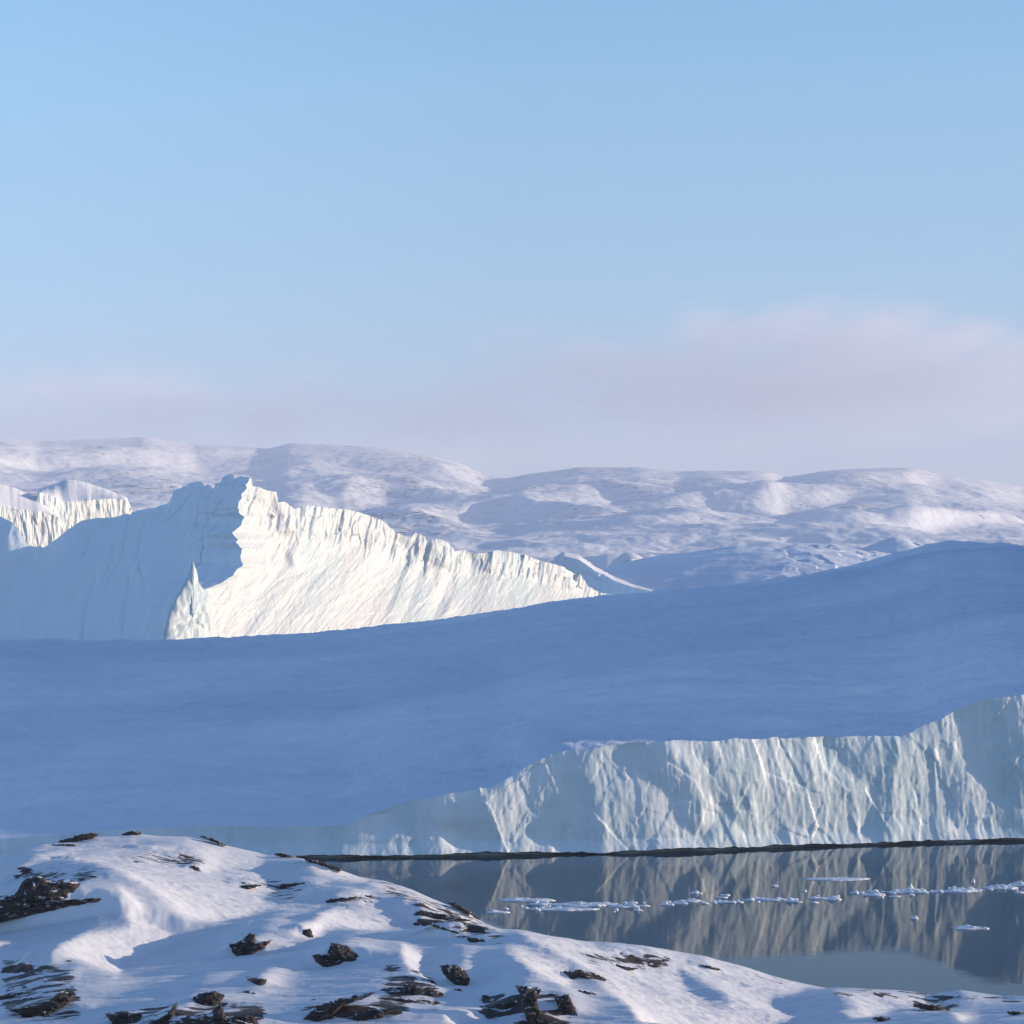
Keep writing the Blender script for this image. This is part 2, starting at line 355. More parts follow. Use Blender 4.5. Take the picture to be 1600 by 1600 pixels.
disp = disp + hgt * ((.25 * fbm(lean / 9, ZW / 40, 0, 4, 21, .5, True) + .20 * facets((lean + .45 * ZW) / 6.5, (ZW - .5 * lean) / 13, 5, 1.3) + .12 * facets((lean - .6 * ZW) / 4.2, (ZW + .3 * lean) / 9, 6, 1.3)) + .07 * fbm(lean / 1.7, ZW / 9, 0, 3, 22, .5, True) + .10 * facets((lean + .3 * ZW) / 2.4, (ZW - .4 * lean) / 4, 15, 1.4) + .04 * fbm(A / .9, ZW / 1.6, 0, 3, 25))
cone = np.clip(1 - ZW / (2.5 + 7 * np.clip(perlin(A / 9, 3.3, 0, 77), 0, 1)), 0, 1)
disp = disp + 1.6 * cone ** 1.3 - 1.8 * t ** 2 * hgt
# melted notch at the waterline: the wall overhangs the water by two metres
nz_rows = np.array([-1.2, -.3, .0, .22, .38, .48, .55])[:, None] + 0 * ztop[None]
nset = np.array([2.6, 2.6, 2.5, 2.3, 1.9, 1.2, .5])[:, None] * np.clip(.75 + .7 * perlin(arc / 9, 0, 0, 45), .25, 1.2)[None]
lip = (.38 * perlin(arc / 17, 0, 0, 44) + .25 * perlin(arc / 4, 0, 0, 41) + .15 * perlin(arc / 1.3, 0, 0, 42) - .08)[None]
ZZ = np.vstack([nz_rows + lip * np.array([0, 0, .3, .6, .8, 1, 1])[:, None], ZW + lip * (1 - t) ** 8])
DD = np.vstack([disp[:1] - nset, disp])
PX = wall[None, :, 0] + nrm[None, :, 0] * DD; PY = wall[None, :, 1] + nrm[None, :, 1] * DD
slab = tag(empty('tabular_iceberg', (60, 430, 0)), 'long low flat iceberg in blue shadow, its grey ice wall rising from the dark water', 'iceberg')
k0 = len(nz_rows)
mesh_obj('ice_cliff', np.stack([PX, PY, ZZ], -1)[k0:], [quads(NR, len(su))], M_CLIFF, slab)
mesh_obj('waterline_notch', np.stack([PX, PY, ZZ], -1)[:k0 + 1], [quads(k0 + 1, len(su))], M_WET, slab)
# snow top, from the lip of the wall to the crest and down the far side
sq = np.linspace(0, 1, 230) ** 1.15
scr = smooth_interp(su, crest_y, 10) + 1.2 * fbm(su / 40, 0, 0, 4, 71) * sstep(1200, 1500, su)
sD1 = interp(su, [(-900, 820), (0, 800), (900, 780), (1600, 740), (2000, 850), (2500, 900), (3400, 900)])
y_lip = V0 + F * (H - ZZ[-1]) / PY[-1]; y_soft = np.convolve(np.pad(y_lip, 20, 'edge'), np.hanning(41) / np.hanning(41).sum(), 'valid')
wf = sstep(-100, 0, su) * (1 - sstep(1620, 1690, su)); y_soft = y_soft * wf + y_lip * (1 - wf); D_soft = np.convolve(np.pad(PY[-1], 20, 'edge'), np.hanning(41) / np.hanning(41).sum(), 'valid'); D_soft = D_soft * wf + PY[-1] * (1 - wf)
X, D, Z = sheet(su, sq, y_soft, scr, D_soft, sD1, 1.75)
kk = np.exp(-(D - D[:1]) / 2.5)
D = D + kk * (PY[-1] - D_soft)[None]; X = X + kk * (PX[-1] - X[0])[None]; Z = Z + kk * (ZZ[-1] - Z[0])[None]
Q = sq[:, None]; fade = sstep(0, .06, Q) * (1 - sstep(.93, 1, Q) * .8)
slop = 2.6 * fbm(X / 130, D / 55, 0, 4, 81) + .9 * fbm(X / 30 + D / 40, D / 14, 0, 5, 83, .6) + .35 * fbm(X / 9 + D / 14, D / 5, 0, 4, 84, .6, True) + 1.6 * np.clip(fbm(X / 90 + 3, D / 60, 0, 5, 85), 0, 1) * sstep(900, 1500, su)[None]
v_here = V0 + F * (H - Z) / D
bench = 2.2 * np.exp(-((v_here - (1165 - .012 * su[None] + 6 * perlin(su / 150, 0, 0, 4)[None])) / 22.0) ** 2) * (1 - sstep(700, 1100, su))[None]
slop = slop + 1.0 * bench
Z = Z + slop * fade
back = D - D[:1]; Z = Z - 2.2 * np.clip(ztop / 14, .1, 1)[None] * (1 - np.exp(-back / 2)) * np.exp(-(back / 32) ** 2)   # the snow dips a little behind the lip
Xb, Db, Zb = behind(X, D, Z, sD1, 3., 150., 24)
X, D, Z = np.vstack([X, Xb]), np.vstack([D, Db]), np.vstack([Z, Zb])
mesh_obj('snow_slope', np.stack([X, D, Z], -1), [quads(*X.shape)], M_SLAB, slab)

# ------------------------------------------------------------------ the big sunlit iceberg behind it
crL = [(-420, 850), (-100, 803), (0, 808), (20, 818), (45, 855), (70, 857), (95, 842), (130, 815), (165, 812), (200, 805), (240, 796), (262, 786), (272, 766), (318, 757), (324, 764), (330, 760), (338, 768), (344, 758), (352, 757), (358, 746), (366, 744), (372, 752), (378, 745), (392, 746)]
crR = [(392, 746), (400, 760), (418, 766), (435, 769), (438, 786), (448, 784), (455, 789), (460, 796), (480, 790), (500, 793), (540, 796), (580, 806), (600, 815), (620, 832), (640, 842), (650, 832), (662, 838), (668, 846), (680, 842), (700, 848), (710, 862), (726, 858), (740, 866), (758, 864), (775, 860), (790, 862), (820, 868), (850, 878), (880, 886), (905, 898), (920, 918), (940, 926), (960, 930), (1010, 938), (1060, 950)]
big = tag(empty('towering_iceberg', (-110, 1120, 0)), 'tallest iceberg, jagged crest, brilliant sunlit face and blue shaded left wall', 'iceberg')
NT = 190
def berg_face(ub, Dbase, ut, Dtop, ytop, prof, mixw=None):
    """columns of a face leaning from its foot (ub, Dbase, z=0) to its crest; returns the resting points and the face normal"""
    foot = np.stack([(ub - U0) / F * Dbase, Dbase], -1)
    ct = pix(ut, ytop, Dtop); t = np.linspace(0, 1, NT)[:, None]
    w = np.broadcast_to(prof(t), (NT, len(ub)))[..., None]
    if mixw is not None: w = w * (1 - mixw)[None, :, None] + profR(t)[..., None] * mixw[None, :, None]
    XY = foot[None] * (1 - w) + ct[None, :, :2] * w
    Zf = -1.5 + (ct[None, :, 2] + 1.5) * t
    return np.concatenate([XY, Zf[..., None]], -1), t
def face_normals(Pn):
    a = np.gradient(Pn, axis=1); b = np.gradient(Pn, axis=0); n = np.cross(a, b); n /= np.linalg.norm(n, axis=2)[..., None] + 1e-9
    return n
def prow_shift(v):
    px = np.interp(v, [735, 780, 800, 808, 815, 830, 845, 865, 885, 900, 912, 920, 940, 975, 1003, 1060], [0, -8, -10, 4, 2, -4, 6, 20, 28, 22, 10, -6, -18, -16, 0, 0])
    return (px + 5 * fbm(v / 12, 0, 0, 4, 131)) / F * 1100 / .72
# right face: foot from the prow to the far right, crest from the summit to the far right
n = 760; s = np.linspace(0, 1, n)
ubR = 255 + s * 790; utR = 392 + s * 653
DbR = 1080 + s * 240; DtR = 1150 + s * 215 - 10 * s ** 3
profR = lambda t: np.interp(t, [0, .15, .62, .80, 1.0], [0, .18, .72, .90, 1.0])
R0, t = berg_face(ubR, DbR, utR, DtR, interp(utR, crR), profR)
Ru = U0 + F * R0[..., 0] / R0[..., 1]; Rv = V0 + F * (H - R0[..., 2]) / R0[..., 1]
pshift = prow_shift(Rv) * np.clip(1 - s / .17, 0, 1)[None] ** 1.3
aR = s[None] * 350 + pshift; R0[..., :2] += pshift[..., None] * np.array([.72, .70]); zR = R0[..., 2]
shR = Mask([[(423, 802), (440, 790), (450, 825), (424, 830)], [(628, 850), (660, 838), (690, 872), (682, 888), (655, 872)], [(735, 866), (766, 860), (760, 895), (742, 888)], [(435, 855), (448, 862), (458, 890), (448, 880)]], 1)
diag = aR - zR * .55
gR = shR(Ru, Rv) * .6 + .12 * fbm(diag / 40, zR / 60, 0, 5, 101, .6) + .05 * fbm(diag / 6 + zR / 30, zR / 25, 0, 3, 105)
gR = gR - gR.mean()
relR = relief(gR, .55, 350. / n, 0, 1, .12, 90.)
clf = sstep(-.08, .08, t - .80 + .13 * perlin(aR / 22, 0, 0, 141) + .06 * perlin(aR / 6, 0, 0, 142)); aW = aR + 5 * perlin(aR / 19, zR / 60, 0, 143)
dR = relR + clf * (.35 * fbm(aW / 6.5, zR / 30, 0, 4, 111, .6, True) + 1.2 * facets(aW / 8, zR / 22, 113, 1.3) + .6 * facets(aW / 3.1, zR / 7, 114, 1.4)) + (1 - clf) * (.22 * facets(diag / 10, zR / 16, 117, 1.4) + .16 * fbm(aR / 9, zR / 9, 0, 5, 118, .6) + .10 * fbm(diag / 2.5, zR / 7, 0, 3, 119))
ed = sstep(0, .012, s)[None] * (1 - sstep(.97, 1, s)[None])
NRm = face_normals(R0); sgn = np.sign(-(NRm[..., 1:2].mean()))
RF = R0 + NRm * sgn * (dR * ed)[..., None]

# left face: foot from out of frame on the left to the prow
nL = 640; sLp = np.linspace(0, 1, nL) ** .9
ubL = -420 + sLp * 675; utL = -420 + sLp * 812
DbL = 1290 - sLp * 210; DtL = 1320 - sLp * 170
yL = interp(utL, crL)
profL = lambda t: np.interp(t, [0, .3, 1.0], [0, .35, 1.0])
L0, t = berg_face(ubL, DbL, utL, DtL, yL, profL, sstep(.8, 1.0, sLp))
Lu = U0 + F * L0[..., 0] / L0[..., 1]; Lv = V0 + F * (H - L0[..., 2]) / L0[..., 1]
aL = sLp[None] * 290 + 0 * t; zL = L0[..., 2]
dL = .9 * fbm(aL / 30 + zL / 60, zL / 90, 0, 4, 121, .5, True) + 1.2 * facets((aL - zL * .3) / 16, zL / 40, 123, 1.2) + .2 * fbm(aL / 4, zL / 8, 0, 3, 124)
for pts in ([(205, 800), (190, 870), (175, 900), (165, 930)], [(245, 795), (222, 830), (212, 880)], [(180, 850), (172, 880), (160, 915)], [(205, 900), (195, 950), (192, 990)], [(140, 840), (130, 880)], [(150, 900), (135, 950), (130, 1000)]):
    p = np.array(pts, float); uc = np.interp(Lv, p[:, 1], p[:, 0]); on = sstep(p[0, 1] - 6, p[0, 1] + 6, Lv) * (1 - sstep(p[-1, 1] - 10, p[-1, 1] + 4, Lv))
    dL = dL - 1.5 * on * np.exp(-((Lu - uc + 2 * perlin(Lv / 9, 0, 0, 5)) / 2.4) ** 2)
dL = dL + 2.2 * sstep(0, 12, (Lu - 292) + (Lv - 760) * .12) * (1 - sstep(.9, 1.0, sLp)[None])
edL = (1 - sstep(.97, 1, sLp))[None]
NL = face_normals(L0); sgn = np.sign(-(NL[..., 1:2].mean()))
LF = L0 + NL * sgn * (dL * edL)[..., None]
LF[..., :2] += (prow_shift(Lv) * sstep(.86, 1, sLp)[None])[..., None] * np.array([.72, .70])
def back_rows(top, dirv, depth, k=8):
    t = np.linspace(0, 1, k + 1)[1:, None, None]; z0 = top[None, :, 2:3]
    xy = top[None, :, :2] + np.array(dirv)[None, None] * (3 + (depth - 3) * t)
    return np.concatenate([xy, z0 - (z0 + 2) * np.clip((t - .06) / .94, 0, 1) ** .8 - 0.4], -1)
LB, RB = back_rows(LF[-1], (.15, 1.0), 55), back_rows(RF[-1], (-.35, .95), 45)
mesh_obj('shaded_wall', LF, [quads(NT, nL)], M_SHADED, big)
mesh_obj('sunlit_face', RF, [quads(NT, n)], M_FACE, big)
mesh_obj('rear_slope', np.concatenate([np.concatenate([LF[-1:], LB]), np.concatenate([RF[-1:], RB])], 1), [quads(9, nL + n)], M_BERG, big)
def blade(name, poly, parent, mat, thick, seed):
    """a thin wall of ice standing along the prow, in the plane of the sunlit face"""
    p = np.array(poly, float); q = np.vstack([p, p[:1]]); L = np.concatenate([[0], np.cumsum(np.linalg.norm(np.diff(q, axis=0), axis=1))]); k = 90; a = np.linspace(0, L[-1], k, endpoint=False)
    b = np.stack([np.interp(a, L, q[:, 0]), np.interp(a, L, q[:, 1])], -1) + 1.1 * np.stack([perlin(a / 4, 0, 0, seed), perlin(a / 4, 5, 0, seed)], -1)
    c = b.mean(0); nf = 14; rr = np.concatenate([np.linspace(.02, 1, nf), np.linspace(1, .02, 8)[1:]]); side = np.concatenate([np.ones(nf), -np.ones(7)])
    uv = c + (b - c)[None] * rr[:, None, None]
    dx_, dz_ = (uv[..., 0] - U0) / F, -(uv[..., 1] - V0) / F
    n_ = np.array([.68, -.69, .22]); p0 = np.array([(255 - U0) / F * 1080, 1080, 0]) + np.array([.7, -.7, 0]) * 1.5
    D_ = (n_ @ (p0 - np.array([0, 0, H]))) / (n_[0] * dx_ + n_[1] + n_[2] * dz_)
    P_ = np.stack([dx_ * D_, D_, H + dz_ * D_], -1)
    off = side[:, None] * thick * np.sqrt(np.clip(1 - rr[:, None] ** 2, 0, 1)) + .9 * facets(uv[..., 0] / 9, uv[..., 1] / 16, seed, 1.4) + .3 * fbm(uv[..., 0] / 5, uv[..., 1] / 12, 0, 3, seed)
    P_ = P_ + n_ * off[..., None]
    mesh_obj(name, P_, [quads(len(rr), k, True)], mat, parent)
blade('ice_pinnacle', [(301, 873), (304, 884), (308, 898), (311, 914), (322, 921), (332, 934), (330, 1030), (254, 1030), (256, 1000), (259, 972), (267, 950), (275, 934), (286, 916), (294, 903), (298, 886)], big, M_FACE, 2.2, 7)

# ------------------------------------------------------------------ smaller icebergs: a plan, a sloping top, broken walls
def iceberg(name, label, plan, ztop, cat='iceberg', group=None, amp=1.0, step=1.2, mats=(M_FACE, M_BERG), seed=0, topn=.12, nr=46):
    p = np.array(plan, float); q = np.vstack([p, p[:1]]); L = np.concatenate([[0], np.cumsum(np.linalg.norm(np.diff(q, axis=0), axis=1))])
    k = max(24, int(L[-1] / step)); a = np.linspace(0, L[-1], k, endpoint=False)
    per = np.stack([np.interp(a, L, q[:, 0]), np.interp(a, L, q[:, 1])], -1)
    per = sum(np.roll(per, i, 0) for i in (-1, 0, 1)) / 3
    tg = np.roll(per, -1, 0) - np.roll(per, 1, 0); tg /= np.linalg.norm(tg, axis=1)[:, None]
    area = np.sum(q[:-1, 0] * q[1:, 1] - q[1:, 0] * q[:-1, 1]); nn = np.stack([tg[:, 1], -tg[:, 0]], -1) * np.sign(area)
    t = np.linspace(0, 1, nr)[:, None]; zt = ztop(per[:, 0], per[:, 1]); zt = zt + .25 * amp * (.6 * facets(a / 5, .2, seed) + .4 * perlin(a / 3, 0, 0, seed))
    Zw = -1.5 + (zt[None] + 1.5) * t; Aa = a[None] + 0 * t
    d = amp * (1.6 * fbm(Aa / 9, Zw / 30, seed * .37, 4, seed, .5, True) + 2.0 * facets(Aa / 8, Zw / 22, seed + 3, 1.5) + .7 * facets(Aa / 3, Zw / 6, seed + 5, 1.5)) - 2.5 * amp * t ** 2
    w = np.concatenate([per[None] + nn[None] * d[..., None], Zw[..., None]], -1)
    c = per.mean(0); rr = np.linspace(1, 0, 26)[:, None]
    inn = per - nn * 3.0 * amp; bl = sstep(.84, 1.0, rr)[..., None]
    top = np.concatenate([c[None, None] + ((w[-1:, :, :2] - c) * bl + (inn[None] - c) * (1 - bl)) * rr[..., None], np.zeros((26, k, 1))], -1)
    tz = ztop(top[..., 0], top[..., 1]) + topn * amp * .8 * fbm(top[..., 0] / 12, top[..., 1] / 12, 0, 4, seed + 9)
    f = sstep(1.0, .9, rr); top[..., 2] = w[-1, :, 2][None] * (1 - f) + tz * f
    e = tag(empty(name, (c[0], c[1], 0)), label, cat, group)
    mesh_obj('ice_cliff', w, [quads(nr, k, True)], mats[0], e); mesh_obj('snow_top', top, [quads(26, k, True)], mats[1], e)
    return e
def G(u, D): return ((u - U0) / F * D, D)
def plane_z(a, b, c):
    """top plane through three points given as (u, v, distance)"""
    M = np.array([[*G(u, D), 1] for u, v, D in (a, b, c)]); zz = [H - (v - V0) / F * D for u, v, D in (a, b, c)]
    k = np.linalg.solve(M, zz); return lambda x, y: k[0] * x + k[1] * y + k[2]
def ledge_berg(label, u0, u1, sil, lip, Da, slant, depth, seed):
    """a berg whose broken cliff faces the sun and whose snow top tilts back to the traced skyline"""
    u = np.arange(u0, u1 + .01, .5); ys, yl = smooth_interp(u, sil, 2), smooth_interp(u, lip, 2)
    yl = np.maximum(yl + 1.2 * fbm(u / 7, 0, 0, 4, seed), ys + .5); ys = ys + .5 * fbm(u / 9, 0, 0, 3, seed + 1)
    D0 = Da + slant * (u - u0) / F * Da; t = np.linspace(0, 1, 90)[:, None]
    zc0 = -2.0; zl = H - (yl - V0) / F * D0; Zc = zc0 + (zl - zc0)[None] * t; x0 = (u - U0) / F * D0; A = x0[None] * 1.4 + 0 * t
    d = .9 * fbm(A / 7, Zc / 26, 0, 4, seed + 2, .55, True) + 1.0 * facets(A / 7 + Zc / 40, Zc / 17, seed + 3, 1.4) + .5 * facets(A / 2.8, Zc / 7, seed + 4, 1.4) - 3.5 * t ** 2 + 1.5
    n_ = np.array([slant, -1.0]) / math.hypot(slant, 1)
    cliff = np.stack([x0[None] + n_[0] * d, D0[None] + n_[1] * d, Zc], -1)
    q = np.linspace(0, 1, 50)[:, None]; Dt = cliff[-1, :, 1][None] + depth * q
    # in plan the top runs straight back from the cliff along the line of sight, rising to the skyline
    sm = lambda v: np.convolve(np.pad(v, 15, 'edge'), np.hanning(31) / np.hanning(31).sum(), 'valid')
    dd = depth * q; w_ = np.exp(-dd / 1.5); lipD, lipX = cliff[-1, :, 1], cliff[-1, :, 0]; sD, sX, yls = sm(lipD), sm(lipX), sm(yl)
    Dt = sD[None] + dd; Y = yls[None] + (ys - yls)[None] * q ** .8; Zt = H - (Y - V0) / F * Dt; Xt = (sX / sD)[None] * Dt
    Dt = Dt + w_ * (lipD - sD)[None]; Xt = Xt + w_ * (lipX - sX)[None]; Zt = Zt + w_ * (cliff[-1, :, 2] - Zt[0])[None]
    Zt[1:] += .5 * fbm(Xt / 14, Dt / 14, 0, 4, seed + 6)[1:] * q[1:]
    Xb, Db, Zb = behind(Xt, Dt, Zt, Dt[-1], 2., 70., 12)
    e = tag(empty('rugged_iceberg', (float(x0.mean()), Da, 0)), label, 'iceberg')
    mesh_obj('ice_cliff', cliff, [quads(90, len(u))], M_FACE, e)
    mesh_obj('snow_top', np.stack([np.vstack([Xt, Xb]), np.vstack([Dt, Db]), np.vstack([Zt, Zb])], -1), [quads(62, len(u))], M_BERG, e)
ledge_berg('white iceberg with a tilted snow top and fluted sunlit cliff, behind the shaded left wall', 57, 214, [(57, 790), (60, 768), (66, 763), (82, 758), (105, 749), (126, 751), (165, 763), (199, 776), (204, 786), (208, 797), (211, 804), (214, 815)],
           [(57, 793), (62, 768), (84, 776), (97, 785), (120, 784), (157, 780), (177, 779), (199, 781), (204, 788), (208, 800), (211, 806), (214, 820)], 1610, .95, 70, 331)
ledge_berg('white rugged iceberg cut by the left edge of the view, sunlit ledge below its top', -170, 99, [(-170, 735), (-60, 745), (0, 756), (30, 765), (66, 778), (76, 788), (82, 799), (93, 803), (99, 822)],
           [(-170, 770), (-60, 780), (0, 789), (26, 796), (45, 797), (78, 803), (92, 808), (99, 825)], 1500, .8, 70, 351)
iceberg('wedge_iceberg', 'thin white wedge of ice with a dark blue hollow side, right of the sunlit face', [G(862, 1500), G(930, 1488), G(990, 1480), G(1056, 1472), G(1054, 1490), G(960, 1560), G(905, 1600), G(862, 1600)],
        lambda x, y: np.interp(U0 + F * x / y, [862, 868, 880, 905, 930, 960, 990, 1050], 48 + (900 - np.array([884, 876, 869, 875, 892, 907, 917, 929.])) / F * 1490) + (y - 1490) * .035, amp=.8, step=.9, seed=43, topn=.5, mats=(M_SHADED, M_BERG))
def dome(name, label, u0, u1, sil, D0, D1, yb, lit, seed, gl=-.22, gs=.16, noise=1.0, mat=M_SLAB, du=2.0, nq=150, group=None):
    u = np.arange(u0, u1 + .1, du); q = np.linspace(0, 1, nq); ys = smooth_interp(u, sil, 6)
    X, D, Z = sheet(u, q, np.full_like(u, yb), ys, np.full_like(u, D0), np.full_like(u, D1), 1.5)
    mk = Mask(lit, 2); uu = U0 + F * X / D; vv = V0 + F * (H - Z) / D; l = mk(uu, vv)
    g_ = (TAN_E + gs) * (1 - l) + (TAN_E + gl) * l; g_ = g_ - np.gradient(Z, axis=1) / (du / F * (D0 + D1) / 2)
    r = relief(g_ - g_.mean(), (D1 - D0) / nq, du / F * (D0 + D1) / 2, SY, SX, .1, 300.) * (1 - .7 * q[:, None] ** 5)
    Z = Z + .6 * r + noise * (1.6 * facets(X / 14, D / 14, seed, 1.4) * l + 1.0 * fbm(X / 40, D / 40, 0, 5, seed))
    Xb, Db, Zb = behind(X, D, Z, np.full_like(u, D1), 3., 140., 16)
    X, D, Z = front(np.vstack([X, Xb]), np.vstack([D, Db]), np.vstack([Z, Zb]), 25., -2.)
    c = (float(X.mean()), float(D.mean()), 0.0)
    return tag(mesh_obj(name, np.stack([X, D, Z], -1), [quads(*X.shape)], mat, loc=c), label, 'iceberg', group)
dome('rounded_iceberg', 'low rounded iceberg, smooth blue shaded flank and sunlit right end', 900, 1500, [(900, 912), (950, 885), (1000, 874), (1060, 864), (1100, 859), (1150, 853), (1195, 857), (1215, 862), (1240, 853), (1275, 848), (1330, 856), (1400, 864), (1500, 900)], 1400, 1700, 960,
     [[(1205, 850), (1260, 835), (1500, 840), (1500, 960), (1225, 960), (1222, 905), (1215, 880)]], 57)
# a scatter of distant bergs in the ice fjord below the hills
far = [('long flat far iceberg left of the rounded one', 985, 882, 868, 90, 2500, .5, 4)]
dome('distant_iceberg', 'lens shaped far iceberg with a blue shaded side under the right hills', 1335, 1470, [(1335, 862), (1360, 852), (1378, 844), (1398, 837), (1416, 840), (1430, 847), (1470, 858)], 2000, 2200, 900, [[(1415, 820), (1470, 820), (1470, 900), (1440, 900), (1424, 850)], [(1340, 842), (1372, 838), (1375, 850), (1345, 858)]], 91, du=1.0, nq=70, group='far icebergs below the hills')
dome('distant_iceberg', 'low white far iceberg right of the lens shaped one', 1440, 1560, [(1440, 864), (1470, 850), (1500, 846), (1530, 851), (1560, 864)], 2100, 2300, 900, [[(1450, 830), (1560, 830), (1560, 900), (1470, 900)]], 93, du=1.0, nq=70, group='far icebergs below the hills')
for lab, u, vb, vt, wpx, D, amp, sd in far:
    hw = wpx / 2; zt = H - (vt - V0) / F * D; rs = np.random.RandomState(sd)
    pl = [G(u + hw * math.cos(a) * rs.uniform(.75, 1.1), D + hw / F * D * 1.4 * math.sin(a) * rs.uniform(.8, 1.1)) for a in np.linspace(0, 2 * math.pi, 9)[:-1]]
    cx, cy = G(u, D); rad = hw / F * D
    iceberg('distant_iceberg', lab, pl, (lambda cx, cy, rad, zt: lambda x, y: zt - .33 * zt * np.clip(((x - cx) / rad) ** 2, 0, 1.2) + (y - cy) * .1)(cx, cy, rad, zt), group='far icebergs below the hills', amp=amp * 1.6, step=2.2, seed=80 + sd * 7, nr=28)

# ------------------------------------------------------------------ snowy rocky hillside in front
gu = np.concatenate([np.arange(-3400, -320, 24), np.arange(-320, 1921, 2.0), np.arange(1944, 4900, 24)]).astype(float)
NQ = 430
gq = np.linspace(0, 1, NQ)
sil_pts = [(-1500, 1420), (-300, 1370), (-60, 1352), (0, 1346), (40, 1331), (60, 1325), (120, 1318), (150, 1309), (205, 1302), (250, 1306), (290, 1306), (340, 1318), (400, 1330), (415, 1335), (470, 1342), (520, 1356), (560, 1370), (600, 1376), (640, 1389), (680, 1408), (720, 1425), (745, 1440), (782, 1456), (800, 1461), (830, 1466), (870, 1480), (910, 1483), (950, 1485), (1000, 1488), (1040, 1491), (1090, 1503), (1170, 1516), (1230, 1532), (1290, 1545), (1340, 1548), (1400, 1550), (1455, 1556), (1470, 1552), (1500, 1548), (1550, 1554), (1600, 1556), (1800, 1575), (3000, 1640)]
gsil = smooth_interp(gu, sil_pts, 4)
gD1 = interp(gu, [(-1500, 150), (0, 172), (400, 172), (700, 160), (1000, 145), (1600, 132), (3000, 120)]); gD0 = np.full_like(gu, 92.)
X, D, Z = sheet(gu, gq, np.full_like(gu, 1650.), gsil, gD0, gD1, 1.55)
lit_polys = [
    [(40, 1336), (70, 1322), (120, 1314), (205, 1298), (290, 1300), (345, 1314), (400, 1326), (420, 1345), (417, 1354), (405, 1366), (440, 1383), (432, 1400), (480, 1412), (400, 1425), (330, 1441), (290, 1439), (240, 1410), (190, 1389), (150, 1379), (105, 1371), (40, 1362)],
    [(180, 1407), (215, 1420), (278, 1458), (276, 1480), (240, 1485), (200, 1499), (190, 1512), (185, 1526), (160, 1519), (120, 1506), (78, 1498), (90, 1485), (140, 1460), (180, 1456), (205, 1450), (195, 1432)],
    [(465, 1338), (520, 1350), (580, 1372), (575, 1382), (500, 1370)], [(425, 1425), (480, 1408), (560, 1398), (520, 1386), (470, 1378), (495, 1376), (585, 1396), (580, 1404), (480, 1418)],
    [(500, 1442), (520, 1420), (580, 1405), (640, 1430), (636, 1442), (560, 1457), (490, 1457)], [(560, 1376), (620, 1383), (700, 1412), (745, 1438), (782, 1453), (740, 1456), (690, 1441), (650, 1426), (624, 1421), (636, 1400), (600, 1395)],
    [(445, 1472), (466, 1450), (510, 1455), (490, 1472)], [(690, 1465), (735, 1463), (732, 1478), (708, 1481)], [(783, 1490), (800, 1484), (850, 1503), (882, 1515), (905, 1540), (938, 1562), (905, 1562), (868, 1546), (828, 1531), (788, 1506)],
    [(800, 1460), (870, 1474), (900, 1476), (980, 1488), (1040, 1486), (1100, 1500), (1170, 1512), (1230, 1530), (1295, 1543), (1200, 1560), (1255, 1592), (1160, 1604), (1000, 1604), (980, 1572), (950, 1552), (930, 1532), (900, 1521), (860, 1501), (828, 1486)],
    [(1300, 1548), (1455, 1552), (1475, 1580), (1400, 1577), (1330, 1592), (1310, 1570)], [(1495, 1545), (1560, 1550), (1575, 1561), (1520, 1563)], [(628, 1476), (652, 1490), (672, 1510), (656, 1521), (694, 1557), (640, 1532), (628, 1510)],
    [(690, 1585), (760, 1581), (812, 1600), (700, 1600)], [(-10, 1470), (60, 1478), (20, 1486), (-10, 1486)], [(376, 1467), (398, 1438), (394, 1462)], [(1480, 1580), (1540, 1590), (1500, 1602)]]
unlit = [[(210, 1316), (265, 1318), (290, 1322), (250, 1328), (215, 1324)], [(412, 1338), (470, 1344), (470, 1380), (425, 1375), (404, 1366)], [(420, 1390), (470, 1392), (440, 1412), (410, 1402)], [(1060, 1520), (1090, 1535), (1140, 1560), (1120, 1562), (1075, 1545)], [(1260, 1545), (1320, 1560), (1350, 1575), (1290, 1570), (1250, 1556)], [(888, 1540), (945, 1556), (950, 1600), (905, 1600)], [(955, 1578), (978, 1580), (985, 1604), (950, 1604)]]
LM, UM = Mask(lit_polys, 2), Mask(unlit, 2)
